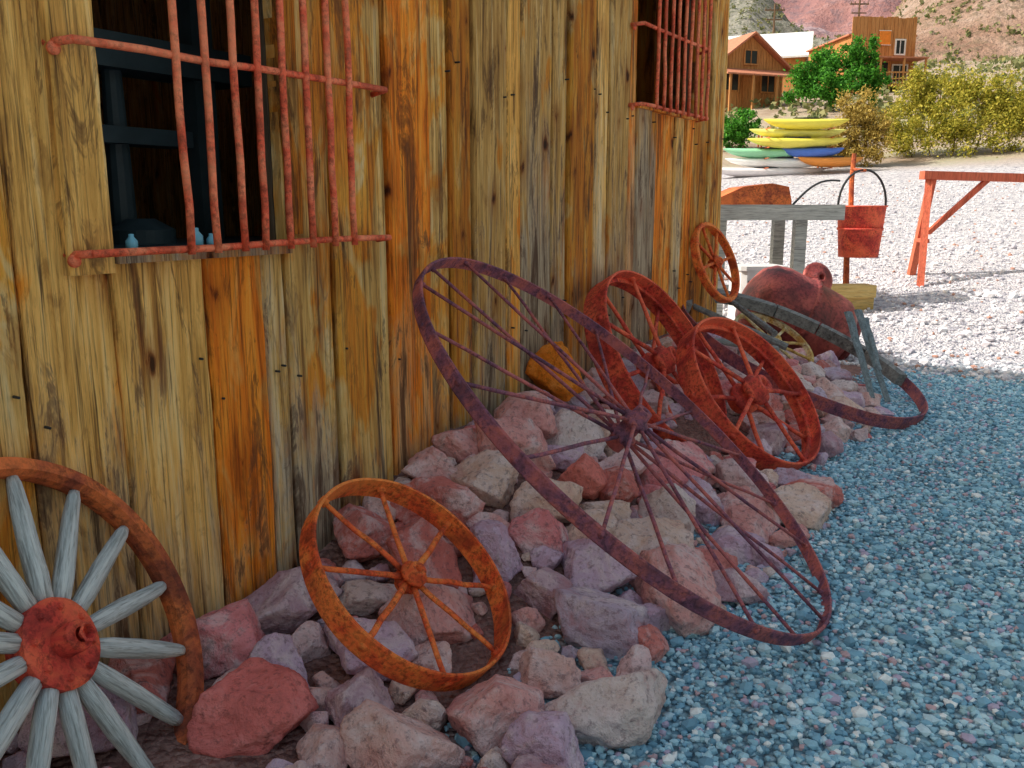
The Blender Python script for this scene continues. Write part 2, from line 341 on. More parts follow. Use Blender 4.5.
n=7000; y=8.6+19*rng.uniform(0,1,n)**1.3; x=2.31+(y*rng.uniform(-.34,.05,n)); r=rng.uniform(.012,.03,n)*np.where(rng.uniform(0,1,n)<.05,2,1)
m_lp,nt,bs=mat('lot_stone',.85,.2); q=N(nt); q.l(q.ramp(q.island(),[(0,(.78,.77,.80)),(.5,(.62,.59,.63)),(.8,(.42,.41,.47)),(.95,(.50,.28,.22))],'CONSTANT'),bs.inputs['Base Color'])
pebbles('loose_stones',x,y,r,m_lp)
# ---------------------------------------------------------------- wooden building
bld=empty('wooden_building')
WY0,WY1,WH=-4.0,7.04,3.6
A0,A1=1.575,2.25
wins=[(A0,A1,1.36,2.40),(5.25,6.30,2.12,3.0)]
b=B()
def plank(bb,y0,y1,z0,z1,xf):
    if z1-z0<.02: return
    nz=max(2,int((z1-z0)/.06)); s1=random.uniform(0,99); lean=random.uniform(-.006,.006)
    rings=[]
    for k in range(nz+1):
        z=z0+(z1-z0)*k/nz
        w0=.008*noise.noise(Vector((s1,z*1.6,0)))+.004*noise.noise(Vector((s1,z*13,0))); w1=.008*noise.noise(Vector((s1,z*1.6,9)))+.004*noise.noise(Vector((s1,z*13,5))); xx=xf+.007*noise.noise(Vector((s1,z*1.1,4)))+lean*(z-1.5)
        a0,a1=y0+w0,y1+w1; cup=.004*noise.noise(Vector((s1,z*.7,14)))
        rings.append([(-.04,a0,z),(xx-.010,a0,z),(xx,a0+.007,z),(xx+cup,(a0+a1)/2,z),(xx,a1-.007,z),(xx-.010,a1,z),(-.04,a1,z)])
    V=[v for r_ in rings for v in r_]; Fc=[]
    for k in range(nz):
        for i in range(6): Fc.append((k*7+i,k*7+i+1,(k+1)*7+i+1,(k+1)*7+i))
    Fc.append((6,5,4,3,2,1,0)); Fc.append(tuple(nz*7+i for i in range(7)))
    bb.add(V,Fc)
edges=[WY0]
stops=[A0,A1,5.25,6.30,WY1]
while edges[-1]<WY1-.01:
    w=random.choice([.13,.18,.22,.25,.28,.32]); nx=edges[-1]+w
    for s_ in stops:
        if edges[-1]<s_-.001 and nx>s_-.07: nx=s_; break
    edges.append(min(nx,WY1))
for a0,a1 in zip(edges[:-1],edges[1:]):
    gap=random.choice([.005,.009,.014,.024]); xf=random.uniform(-.014,.020); segs=[(-.1,WH)]
    for (wy0,wy1,wz0,wz1) in wins:
        if a0>=wy0-.001 and a1<=wy1+.001: segs=[(-.1,wz0),(wz1,WH)]
    for z0,z1 in segs: plank(b,a0,a1-gap,z0,z1,xf)
b.out('front_planks',[M_wall],bld)
b=B()
def backing(y0,y1,z0,z1): b.box((-.07,y0,z0),(-.045,y1,z1))
backing(WY0,A0,-.1,WH); backing(A1,5.25,-.1,WH); backing(6.3,WY1,-.1,WH)
backing(A0,A1,-.1,1.36); backing(A0,A1,2.4,WH); backing(5.25,6.3,-.1,2.12); backing(5.25,6.3,3.0,WH)
b.box((-5,WY0,-.1),(-.075,WY1-.05,-.02)); b.out('backing',[W_dark],bld)
b=B()
yy=-5.0
while yy<-.09:
    w=random.uniform(.15,.25); x1=min(yy+w-.006,-.075); b.box((yy,WY1-.03,-.1),(x1,WY1-.004,WH)); b.box((yy,WY0,-.1),(x1,WY0+.03,WH)); yy+=w
b.box((-5.04,WY0,-.1),(-5.0,WY1,WH)); b.out('side_walls',[M_wall],bld)
b=B(); b.box((-5.2,WY0-.15,WH+.003),(.12,WY1+.1,WH+.12)); b.out('roof',[R_brown],bld)
b=B()
plank(b,1.43,A0-.004,1.31,2.5,.034); plank(b,A1+.003,A1+.07,1.40,2.5,.034)
b.box((-.06,A0,1.335),(.04,A1,1.362)); b.box((-.06,5.22,2.09),(.03,6.33,2.118))
b.out('window_frames',[M_wall],bld)
b=B()
for a0,a1 in zip(edges[:-1],edges[1:]):
    if a0<.8: continue
    for zc in(.95,2.05):
        for yy in(a0+.03,a1-.045):
            if random.random()<.55 or any(w0-.02<yy<w1+.02 and w2<zc<w3 for w0,w1,w2,w3 in wins): continue
            b.lathe([(.001,.005),(.004,.004),(.0045,-.02)],8,M=Matrix.Translation((.020,yy,zc+random.uniform(-.12,.12)))@Matrix.Rotation(math.pi/2,4,'Y'),closed=False)
b.out('nail_heads',[P_iron],bld)
def bars(name,y0,y1,zs,ys,ztop,xo=.09):
    e=empty(name); e.parent=bld; b=B()
    for z in zs:
        b.rod((xo,y0,z),(xo,y1,z+.006),.0115,n=10,wob=.004,seg=6)
        b.rod((xo,y0,z),(0,y0-.02,z-.005),.0115,n=8); b.rod((xo,y1,z+.006),(0,y1+.02,z-.005),.0115,n=8)
        b.lathe([(0.001,0),(.018,0),(.018,.010),(.001,.014)],12,M=Matrix.Translation((.03,y0-.02,z-.02))@Matrix.Rotation(math.pi/2,4,'Y'),closed=False)
    for yb in ys:
        j=random.uniform(-.010,.010); b.rod((xo+.012,yb+j,zs[0]-.015),(xo+.012,yb-j*.5,ztop),.0120,n=10,wob=.003,seg=8)
    b.out('iron_bars',[R_bar],e,True); return e
bars('window_bars',1.46,2.72,[1.37,1.92,2.45],[1.765+.1045*k for k in range(8)],2.48)
bars('window_bars',5.15,6.32,[2.10,2.56,3.02],[5.34+.115*k for k in range(9)],3.05)
ip=empty('iron_printing_press'); ip.parent=bld; b=B()
b.box((-.9,1.5,1.30),(-.35,2.9,1.36)); b.box((-.75,1.75,1.36),(-.65,1.84,2.3)); b.box((-.75,2.45,1.36),(-.65,2.55,2.3)); b.box((-.8,1.5,1.98),(-.6,2.7,2.10)); b.box((-.78,1.6,1.72),(-.62,2.4,1.78))
b.rod((-.7,2.12,1.36),(-.7,2.12,1.98),.05,.035,12); b.lathe([(.001,0),(.12,0),(.12,.05),(.05,.09),(.001,.09)],24,M=Matrix.Translation((-.6,2.12,1.36)),closed=False)
b.lathe([(.001,0),(.09,0),(.09,.16),(.06,.2),(.001,.2)],20,M=Matrix.Translation((-.5,1.75,1.36)),closed=False)
b.out('frame',[P_press],ip)
jm,nt,bs=mat('blue_glass',.15,.5); bs.inputs['Base Color'].default_value=(.20,.55,.75,1)
for (xx,yv,s) in((-.02,1.66,.8),(-.03,1.90,1.0),(-.03,1.96,.7)):
    b=B(); b.lathe([(.001,0),(.022*s,0),(.022*s,.04*s),(.010*s,.055*s),(.010*s,.065*s),(.001,.066*s)],16,M=Matrix.Translation((xx,yv,1.364)),closed=False); o=b.out('glass_jar',[jm],None,True); o.parent=bld
# ---------------------------------------------------------------- wheels
def wmat(C,n,rot=0):
    n=Vector([float(k) for k in n]).normalized(); x=Vector((0,0,1))-n*n.z; x.normalize(); y=n.cross(x)
    M=Matrix((x,y,n)).transposed().to_4x4(); M.translation=Vector([float(k) for k in C]); return M@Matrix.Rotation(rot,4,'Z')
def band(b,R,w,th,m=0,jit=.006): b.lathe([(R-th,-w/2),(R-th*.3,-w/2-.002),(R,-w/2+.004),(R,w/2-.004),(R-th*.3,w/2+.002),(R-th,w/2)],112,m,jit=jit)
def iron_wheel(name,fit_,w,th,hr,hl,ns,sr,mr,ms=None,mh=None,rot=0,flat=1.,dual=False,back=True,flange=0):
    C,n,R=fit_; M=wmat(C,n,rot)
    if back: M=M@Matrix.Translation((0,0,-w/2))
    e=empty(name,M); ms=ms or mr; mh=mh or mr
    b=B(); band(b,R,w,th)
    if flange: b.lathe([(R-th-flange,-.005),(R-th-.0005,-.006),(R-th-.0005,.006),(R-th-flange,.005)],112,jit=.006)
    b.out('rim',[mr],e,False)
    b=B(); b.lathe([(hr*.35,-hl/2),(hr*.8,-hl/2),(hr*.85,-hl*.3),(hr*1.25,-hl*.26),(hr*1.25,-hl*.12),(hr*.9,-hl*.08),(hr*.9,hl*.08),(hr*1.25,hl*.12),(hr*1.25,hl*.26),(hr*.85,hl*.3),(hr*.75,hl/2),(hr*.35,hl/2)],32); b.out('hub',[mh],e,True)
    b=B()
    for i in range(ns):
        a=2*math.pi*i/ns+random.uniform(-.012,.012); zo=(hl*.2 if i%2 else -hl*.2) if dual else 0; z1=(w*.18 if i%2 else -w*.18) if dual else 0
        b.rod((math.cos(a)*hr*.8,math.sin(a)*hr*.8,zo),(math.cos(a)*(R-th*.5),math.sin(a)*(R-th*.5),z1),sr,sr*.85,8,flat=flat,wob=.003,seg=5)
        b.rod((math.cos(a)*(R-th-.012),math.sin(a)*(R-th-.012),z1),(math.cos(a)*(R+.004),math.sin(a)*(R+.004),z1),sr*1.4,n=8)
    b.out('spokes',[ms],e,True); return e
iron_wheel('large_iron_wheel',FITS['big'],.05,.012,.045,.20,20,.0080,R_purple,rot=.1,dual=True,back=False)
iron_wheel('small_iron_wheel',FITS['small'],.085,.012,.038,.10,8,.0115,R_orange,rot=.2,flat=.7)
iron_wheel('red_iron_wheel',FITS['redb'],.16,.014,.07,.24,10,.014,R_red,rot=.3,dual=True,flange=.025)
iron_wheel('red_iron_wheel',FITS['redf'],.14,.014,.075,.24,10,.014,R_red,rot=.1,dual=True,flange=.025)
iron_wheel('rusty_cart_wheel',FITS['far'],.06,.028,.04,.10,8,.013,R_orange,rot=.1)
M_ypaint=rust('pale_yellow_paint',(.50,.22,.05),(.75,.50,.16),(.80,.72,.50),8)
iron_wheel('yellow_spoked_wheel',FITS['yel'],.05,.025,.06,.12,10,.014,M_ypaint,rot=.1)
C,nn,R=FITS['wood']; e=empty('wagon_wheel',wmat(C,nn,.12)@Matrix.Translation((0,0,-.03)))
b=B(); b.lathe([(R-.035,-.035),(R-.004,-.035),(R,-.028),(R,.028),(R-.004,.035),(R-.035,.035),(R-.045,.012),(R-.045,-.012)],112,jit=.008); b.out('iron_tire',[R_brown],e)
for i in range(14):
    b=B(); a=2*math.pi*i/14+random.uniform(-.02,.02); r0,r1=.09,R-.04
    prof=[(.0,.022,.024),(.25,.026,.027),(.5,.027,.024),(.75,.024,.020),(.93,.020,.017),(1,.014,.012)]; V=[]
    for t,wa,wb in prof:
        for k in range(12):
            q=2*math.pi*k/12; V.append((r0+(r1-r0)*t, wa*math.cos(q)*(1+random.uniform(-.1,.1)), wb*math.sin(q)*(1+random.uniform(-.1,.1))))
    Fc=[(j*12+k,j*12+(k+1)%12,(j+1)*12+(k+1)%12,(j+1)*12+k) for j in range(5) for k in range(12)]+[tuple(range(11,-1,-1)),tuple(60+k for k in range(12))]
    b.add(V,Fc); o=b.out('spoke_%d'%(i+1),[W_grey],e,True); o.matrix_local=Matrix.Rotation(a,4,'Z')
b=B(); b.lathe([(.001,.034),(.108,.034),(.117,.028),(.117,-.03),(.001,-.03)],40,closed=False,jit=.03)
b.lathe([(.020,.09),(.036,.09),(.040,.082),(.042,.035),(.020,.035)],24)
b.lathe([(.028,.11),(.020,.112),(.012,.09),(.001,.088)],6,closed=False)
for i in range(8):
    a=i*math.pi/4+.2; b.lathe([(.001,.044),(.007,.043),(.010,.034)],8,M=Matrix.Translation((.09*math.cos(a),.09*math.sin(a),0)),closed=False)
b.out('hub_plate',[R_red],e)
C,nn,R=FITS['lying']; e=empty('broken_wooden_wheel',wmat(C,nn,0)@Matrix.Translation((0,0,-.02)))
b=B(); b.lathe([(R-.012,-.045),(R,-.045),(R,.045),(R-.012,.045)],96,jit=.01); b.out('iron_tire',[R_purple],e)
b=B(); a=-2.35
for i in range(6):
    a1=a+random.uniform(.42,.52); b.lathe([(R-.085,-.035),(R-.013,-.035),(R-.013,.062),(R-.085,.055)],10,a0=a,a1=a1-.012,jit=.02); a=a1
b.out('wooden_felloe',[W_fel],e)
b=B()
for a,l0 in((.3,.1),(1.1,.25),(-.5,.3)): b.rod((math.cos(a)*l0,math.sin(a)*l0,0),(math.cos(a)*(R-.06),math.sin(a)*(R-.06),0),.03,.022,8,wob=.004,seg=4)
b.out('broken_spokes',[W_fel],e)
# ---------------------------------------------------------------- boiler etc.
def ray(px,py):
    h=np.array([-math.sin(TH),math.cos(TH),0]); r=np.array([math.cos(TH),math.sin(TH),0])
    f=h*math.cos(PI_)+np.array([0,0,-math.sin(PI_)]); up=h*math.sin(PI_)+np.array([0,0,math.cos(PI_)])
    return f+r*(px-512)/F+up*(384-py)/F
def at(px,py,t): return Vector([float(k) for k in CAM+ray(px,py)*t])
e=empty('rusty_boiler',Matrix.Translation((.20,8.85,.40))@Matrix.Rotation(TH,4,'Z')@Matrix.Rotation(D2R(90+28),4,'Y')@Matrix.Scale(1.03,4))
b=B(); b.lathe([(.001,-.55),(.16,-.545),(.28,-.50),(.35,-.42),(.385,-.3),(.395,-.05),(.40,-.04),(.415,-.04),(.415,0),(.395,0),(.395,.25),(.38,.36),(.33,.44),(.24,.48),(.27,.49),(.27,.53),(.001,.53)],48,closed=False); b.out('shell',[R_boiler],e,True)
b=B()
for i in range(24):
    a=i*math.pi/12; b.lathe([(.001,.012),(.010,.008),(.012,0)],8,M=Matrix.Rotation(a,4,'Z')@Matrix.Translation((.413,0,-.02))@Matrix.Rotation(math.pi/2,4,'Y'),closed=False)
b.out('rivets',[R_boiler],e)
e=empty('iron_flange',Matrix.Translation(at(817,279,8.9))@Matrix.Rotation(TH+.3,4,'Z')@Matrix.Rotation(D2R(70),4,'X'))
b=B(); b.lathe([(.03,-.12),(.06,-.12),(.07,-.03),(.15,-.02),(.17,0),(.17,.02),(.14,.03),(.07,.035),(.06,.08),(.03,.08)],36)
b.rod((0,-.1,0),(0,-.75,-.1),.04,n=10); b.out('disc',[R_boiler],e,True)
e=empty('split_wooden_board')
for (p,q,w) in (((848,312),(872,398),.034),((858,310),(888,402),.034),((866,318),(880,370),.022)):
    P=at(*p,6.9); Q=at(*q,6.5); b=B(); b.rod(P,Q,w,w*.7,6,flat=.35,wob=.008,seg=6); b.out('board',[W_grz],e)
# ---------------------------------------------------------------- cart, stove, bucket, sawhorse
def gpos(px,py,t): 
    v=at(px,py,t); return Vector((v.x,v.y,gz(v.x,v.y)))
def basis(P,ang=0): return Matrix.Translation(P)@Matrix.Rotation(TH+ang,4,'Z')
P=gpos(915,293,12.2); e=empty('red_sawhorse',basis(P,.0)); b=B()
def beam(b,p,q,w,h=None,m=0):
    h=h or w; p=Vector(p);q=Vector(q);d=(q-p); L=d.length; M=d.to_track_quat('X','Y').to_matrix().to_4x4(); M.translation=p
    b.box((0,-w/2,-h/2),(L,w/2,h/2),m,M)
beam(b,(-.05,0,1.42),(2.9,0.05,1.34),.11,.16)
for x0 in (.05,2.6):
    beam(b,(x0,0,1.37),(x0-.18,-.42,-.12),.09); beam(b,(x0+.05,.02,1.37),(x0+.05,.42,-.05),.09); beam(b,(x0-.08,-.26,.55),(x0+.05,.27,.55),.05,.08)
beam(b,(.1,0,.65),(.85,0,1.37),.06,.08); beam(b,(2.5,0,.65),(1.8,0,1.33),.06,.08)
b.out('frame',[W_red],e)
P=gpos(852,285,11.2); e=empty('hanging_bucket',basis(P)); zb=at(852,256,11.2).z-P.z; zt=at(852,207,11.2).z-P.z
b=B(); b.lathe([(.001,zb),(.235,zb),(.285,zt),(.30,zt),(.30,zt+.02),(.27,zt+.01),(.222,zb+.02),(.001,zb+.02)],36,closed=False,M=Matrix.Translation((0,-.12,0)),jit=.02)
b.lathe([(.262,zb+.33),(.272,zb+.33),(.274,zb+.36),(.264,zb+.36)],36,M=Matrix.Translation((0,-.12,0))); b.out('pail',[R_red],e,True)
b=B(); pr=None
for i in range(17):
    a=math.pi*i/16; q=Vector((.295*math.cos(a),-.12,zt+.02+.43*math.sin(a)))
    if pr: b.rod(pr,q,.014,n=6)
    pr=q
b.out('bail_handle',[P_iron],e)
b=B(); b.rod((0,.22,-.1),(-.02,.2,zt+.66),.045,.03,8,wob=.01,seg=6); b.rod((-.02,.22,zt+.47),(0,-.14,zt+.44),.02,n=6); b.out('post',[R_brown],e)
P=gpos(760,265,11.); e=empty('old_wooden_cart',basis(P,.05)); b=B(); H=at(760,212,11).z-P.z
b.box((-.75,-.5,H-.09),(.82,-.4,H+.09)); b.box((-.75,.5,H-.09),(.82,.6,H+.09))
for k in range(6): b.box((-.72+k*.25,-.395,H+.0),(-.72+k*.25+.22,.495,H+.03))
for x0 in(.28,-.7): 
    b.box((x0,-.39,-.1),(x0+.14,-.27,H-.005)); b.box((x0,.36,-.1),(x0+.14,.48,H-.005))
b.box((-.56,-.36,.28),(.28,-.28,.36)); b.out('bed',[W_greyz],e)
b=B(); pts=[(-.7,.05),(-.62,.18),(-.35,.30),(0,.34),(.2,.30),(.24,.14),(.25,.04)]
V=[(x_,y_,H+z_) for x_,z_ in pts for y_ in(-.3,.3)]; k=len(V); V+=[(x_,y_,H+z_-.015) for x_,z_ in pts for y_ in(-.3,.3)]
Fc=[]; 
for i in range(len(pts)-1): Fc+=[(2*i,2*i+2,2*i+3,2*i+1),(k+2*i+1,k+2*i+3,k+2*i+2,k+2*i),(2*i,k+2*i,k+2*i+2,2*i+2),(2*i+1,2*i+3,k+2*i+3,k+2*i+1)]
b.add(V,Fc); b.add([(x_,-.295,H+z_-.01) for x_,z_ in pts],[tuple(range(len(pts)))])
b.out('rusty_hood',[R_brown],e,False)
b=B(); pr=None
for i in range(11):
    t=i/10; q=Vector((.3+.6*t,-.1,H+.05+.32*t+.12*math.sin(t*3.1)))
    if pr: b.rod(pr,q,.014,n=6)
    pr=q
b.out('iron_handle',[P_iron],e)
# old white enamel wringer washer (square-bodied) standing by the cart
P=gpos(756,290,10.1); e=empty('white_enamel_washer',basis(P,.15)); b=B()
def rbox(b,x,y,z0,z1,r,m=0):
    pr=[(x-r,-y),(x,-y+r),(x,y-r),(x-r,y),(-x+r,y),(-x,y-r),(-x,-y+r),(-x+r,-y)]
    V=[(p[0],p[1],z) for z in(z0,z1) for p in pr]; b.add(V,[(i,(i+1)%8,8+(i+1)%8,8+i) for i in range(8)]+[tuple(range(7,-1,-1)),tuple(range(8,16))],m)
rbox(b,.26,.22,.16,.74,.05); rbox(b,.28,.24,.743,.79,.05); rbox(b,.20,.16,.10,.157,.04)
for sx in(-.18,.18):
    for sy in(-.14,.14): b.rod((sx,sy,.12),(sx*1.1,sy*1.1,-.04),.022,n=8)
b.out('body',[P_white],e)
b=B(); b.box((-.12,-.245,.30),(.12,-.224,.50)); b.rod((-.2,-.23,.62),(.2,-.23,.62),.012,n=6); b.out('panel',[P_iron],e)
e=empty('timber_block',basis(gpos(822,285,10.8),.1)); b=B(); b.box((-.6,-.12,-.03),(.62,.12,.19)); b.box((.0,-.2,.193),(.6,.1,.34)); b.out('beams',[W_yel],e)
# ---------------------------------------------------------------- kayaks
def kayak(name,P,yaw,L,W,H,c,parent):
    m=plain(name+'_shell',c,.35,.08,2); V=[];ns=18;nk=14
    for i in range(ns+1):
        t=i/ns*2-1; s=max(.02,(1-abs(t)**2.4))
        for k in range(nk):
            a=2*math.pi*k/nk; V.append((t*L/2,W/2*s*math.cos(a),H/2*(s**.6)*math.sin(a)*(1 if math.sin(a)<0 else .55)+.08*H*abs(t)**3*3))
    Fc=[(i*nk+k,i*nk+(k+1)%nk,(i+1)*nk+(k+1)%nk,(i+1)*nk+k) for i in range(ns) for k in range(nk)]
    b=B(); b.add(V,Fc)
    o=b.out(name,[m],parent,True); o.matrix_local=Matrix.Translation(P)@Matrix.Rotation(yaw,4,'Z')
    b=B(); b.lathe([(.20,H*.22),(.25,H*.22),(.25,H*.34),(.20,H*.34)],24,M=Matrix.Scale(1.7,4,(1,0,0))); b.out('cockpit_rim',[P_iron],o)
P=gpos(780,165,28); e=empty('kayak_rack',basis(P))
for i,(dx,dz,L,c,yw) in enumerate([(.75,1.62,2.5,(.85,.74,.10),0),(.6,1.34,2.9,(.80,.78,.20),.05),(.5,1.04,2.9,(.82,.72,.12),-.04),(-.3,.74,2.7,(.30,.66,.40),.03),(1.0,.74,1.8,(.08,.18,.60),-.1),(.1,.44,3.3,(.85,.86,.84),0),(1.6,.46,2.0,(.80,.30,.06),.1),(-.3,.14,3.6,(.84,.80,.82),.05)]):
    kayak('kayak',Vector((dx,(i%2)*.35,dz)),yw,L*1.08,.78,.42,c,e)
b=B()
for x0 in(-.5,1.5): 
    for y0 in(.55,.9): b.box((x0,y0,-.2),(x0+.05,y0+.05,1.5))
    for z0 in(.25,.55,.88,1.18,1.46): b.box((x0+.01,-.38,z0-.04),(x0+.04,.9,z0-.01))
b.out('rack_frame',[R_brown],e)
# ---------------------------------------------------------------- vegetation
def foliage(name,P,blobs,nleaf,ls,lm,tm,trunk=True,seed=1,cd=26):
    r_=np.random.default_rng(seed); e=empty(name,Matrix.Translation(P)); VV=[];FF=[]
    w=np.array([bx[1][0]*bx[1][1]*bx[1][2] for bx in blobs])**.7; w/=w.sum()
    clumps=[]
    for bi,(c,rad) in enumerate(blobs):
        for _ in range(max(8,int(cd*w[bi]*len(blobs)))):
            d=r_.normal(size=3); d/=np.linalg.norm(d); clumps.append((np.array(c)+d*np.array(rad)*r_.uniform(.15,1.0),min(rad)*r_.uniform(.16,.4)))
    per=max(4,nleaf//len(clumps)); k=0
    for c,cr in clumps:
        p=c+r_.normal(size=(per,3))*cr*.6
        n1=r_.normal(size=(per,3)); n1/=np.linalg.norm(n1,axis=1)[:,None]; n2=np.cross(n1,r_.normal(size=(per,3))); n2/=np.linalg.norm(n2,axis=1)[:,None]
        s=ls*r_.uniform(.5,1.3,(per,1))
        q=np.stack([p-n1*s,p-n2*s*.45,p+n1*s,p+n2*s*.45],1).reshape(-1,3); VV.append(q); FF.append((np.arange(per*4).reshape(-1,4)+k)); k+=per*4
    o=tri_mesh('leaves',np.concatenate(VV),np.concatenate(FF),lm); o.parent=e
    b=B()
    if trunk:
        top=np.mean([bb[0] for bb in blobs],axis=0); b.rod((0,0,-.3),(top[0]*.4,top[1]*.4,top[2]*.65),.2,.12,8,wob=.05,seg=4); st=(top[0]*.4,top[1]*.4,top[2]*.6)
    for c,rad in blobs: b.rod(st if trunk else (c[0]*.6,c[1]*.3,-.1),c,.07 if trunk else .025,.012,6,wob=.05,seg=4)
    for c,cr in clumps[::6]:
        b.rod((c[0]*.85,c[1]*.6,c[2]*.7),c,.015,.006,5)
    b.out('limbs',[tm],e); return e
L_green=leaf_mat('leaf_green',[(.03,.12,.02),(.07,.27,.03),(.13,.42,.04)])
L_olive=leaf_mat('leaf_olive_yellow',[(.14,.17,.02),(.44,.40,.05),(.64,.54,.10)])
L_ochre=leaf_mat('leaf_ochre',[(.20,.14,.03),(.46,.32,.07),(.58,.46,.14)])
T_bark=plain('bark',(.16,.10,.06))
foliage('green_tree',gpos(830,112,50),[((-1.5,0,1.5),(1.2,1.2,1.2)),((-.4,0,2.4),(1.3,1.3,1.3)),((1.3,.2,2.9),(1.0,1.2,1.6)),((2.1,0,1.6),(.9,.9,1.2)),((.3,-.5,1.2),(1.8,1.,1.0))],17000,.11,L_green,T_bark,True,3)
foliage('green_shrub',gpos(738,140,36),[((-.3,0,.6),(.7,.6,.7)),((.3,0,.9),(.6,.5,.7))],4000,.08,L_green,T_bark,False,4)
foliage('ochre_shrub',gpos(850,166,29.5),[((-.7,0,.8),(.7,.6,.8)),((.1,0,1.6),(.8,.7,1.1)),((.7,0,1.0),(.7,.6,.9)),((0,-.2,.5),(1.2,.6,.6))],14000,.055,L_ochre,T_bark,False,5,36)
foliage('yellow_green_shrub',gpos(945,166,30),[((-1.7,0,.9),(.9,.8,.9)),((-.8,0,1.9),(1.,.8,1.1)),((.3,0,2.1),(1.0,.8,1.0)),((1.3,0,1.6),(1.1,.8,1.1)),((2.2,0,.9),(.9,.8,.9)),((.3,-.5,.8),(2.,.8,.9))],32000,.055,L_olive,T_bark,False,6,40)
foliage('yellow_green_shrub',gpos(1045,160,33),[((-1.,0,.8),(1.2,1,.9)),((.8,0,1.6),(1.2,1,1.3))],10000,.07,L_olive,T_bark,False,8,36)
VV=[];k=0;FF=[]
fL=ridge(Pl,112,225,14,8,.035); fR=ridge(Pr,104,200,12,7,.04)
for _ in range(3400):
    yv=38+random.random()**.8*190; ratio=random.uniform(-.42,.02); xv=2.3+ratio*yv*1.0
    if yv<108: zv=gz(xv,yv)
    else:
        zl=fL(xv,yv); zr=fR(xv,yv) if xv>-48 else -9; zv=max(zl,zr)
    s=random.uniform(.2,.5)*(1+yv/300)
    for q in range(9):
        c=np.array([xv,yv,zv+s*.35])+rng.normal(size=3)*s*.35; n1=rng.normal(size=3); n1/=np.linalg.norm(n1); n2=np.cross(n1,rng.normal(size=3)); n2/=np.linalg.norm(n2)
        VV+= [c-n1*s*.4,c-n2*s*.3,c+n1*s*.4,c+n2*s*.3]; FF.append((k,k+1,k+2,k+3)); k+=4
L_scrub=leaf_mat('leaf_scrub',[(.11,.15,.06),(.24,.26,.12),(.38,.36,.16)])
tri_mesh('desert_scrub',VV,FF,L_scrub)
# ---------------------------------------------------------------- buildings far
def frame_win(b,x0,x1,z0,z1,y):
    b.box((x0,y-.05,z0),(x1,y-.02,z1),1); 
    for a,c,d,g in((x0-.1,x0,z0-.1,z1+.1),(x1,x1+.1,z0-.1,z1+.1)): b.box((a,y-.09,d),(c,y-.0,g),2)
    b.box((x0,y-.09,z1),(x1,y,z1+.1),2); b.box((x0,y-.09,z0-.1),(x1,y,z0),2); b.box(((x0+x1)/2-.03,y-.07,z0),((x0+x1)/2+.03,y-.05,z1),2)
def cabin(name,P,yaw,W,Dp,He,Hr,wallm,roofm,porch=True):
    e=empty(name,Matrix.Translation(P)@Matrix.Rotation(yaw,4,'Z')); b=B(); x0,x1=-W/2,W/2
    xx=x0
    def top(x_): return He+(Hr-He)*(1-abs(x_)/(W/2))
    while xx<x1-.01:
        w=min(.24,x1-xx)
        b.add([(xx,0,-2),(xx+w-.02,0,-2),(xx+w-.02,0,top(xx+w)),(xx,0,top(xx)),(xx,.05,-2),(xx+w-.02,.05,-2),(xx+w-.02,.05,top(xx+w)),(xx,.05,top(xx))],[(0,1,2,3),(5,4,7,6),(0,3,7,4),(1,5,6,2)]); xx+=w
    b.box((x0,.06,-2),(x0+.1,Dp,He)); b.box((x1-.1,.06,-2),(x1,Dp,He)); b.box((x0,Dp,-2),(x1,Dp+.1,He)); b.box((x0+.1,.06,-2),(x1-.1,.1,He)); b.out('walls',[wallm],e)
    b=B()
    for s in(-1,1):
        V=[(0,-.5,Hr+.08),(s*(W/2+.5),-.5,He-.35),(s*(W/2+.5),Dp+.4,He-.35),(0,Dp+.4,Hr+.08)]; V+=[(p[0],p[1],p[2]+.14) for p in V]
        b.add(V,[(0,1,2,3),(4,7,6,5),(0,4,5,1),(1,5,6,2),(2,6,7,3),(3,7,4,0)])
    b.out('roof',[roofm],e)
    b=B(); frame_win(b,x0+.7,x0+1.7,1.2,2.2,0); frame_win(b,x1-1.7,x1-.7,1.2,2.2,0); frame_win(b,-.45,.45,He+.1,He+.9,0); b.box((-.5,-.06,0),(.5,-.02,2.05),2); b.out('windows_and_door',[W_dark,P_dark,W_cabin],e)
    if porch:
        b=B(); V=[(x0-.3,-1.9,He-.9),(x1+.3,-1.9,He-.9),(x1+.3,-.06,He-.35),(x0-.3,-.06,He-.35)]; V+=[(p[0],p[1],p[2]+.1) for p in V]
        b.add(V,[(0,1,2,3),(4,7,6,5),(0,4,5,1),(1,5,6,2),(2,6,7,3),(3,7,4,0)],0)
        for xp in(x0,-.9,.9,x1): b.box((xp-.06,-1.8,-2),(xp+.06,-1.68,He-.86),1)
        b.out('porch',[roofm,W_cabin],e)
    return e
Rf=plain('rust_brown_roof',(.50,.20,.12),.7)
cabin('wooden_cabin',at(748,110,58),TH+.35,5.2,7,2.8,4.6,W_cabin,Rf,True)
cabin('white_roof_house',at(803,100,74),TH+1.25,7,7,3.2,5.2,W_cabin,P_roofw,False)
P=at(879,89,63); e=empty('false_front_saloon',Matrix.Translation(P)@Matrix.Rotation(TH+.1,4,'Z')); b=B(); xx=-2.3
while xx<2.3: b.box((xx,0,-2.5),(xx+.26,.07,4.85+random.uniform(-.06,.06))); xx+=.28
b.box((-2.3,.08,-2.5),(-2.2,7,3.6)); b.box((2.4,.08,-2.5),(2.5,7,3.6)); b.box((-2.3,7,-2.5),(2.5,7.1,3.6)); b.out('walls',[W_cabin],e)
b=B(); b.box((-2.5,.1,3.61),(2.6,7.2,3.72)); b.box((-2.5,-1.5,1.9),(2.7,-.01,2.0)); b.out('roofs',[Rf],e)
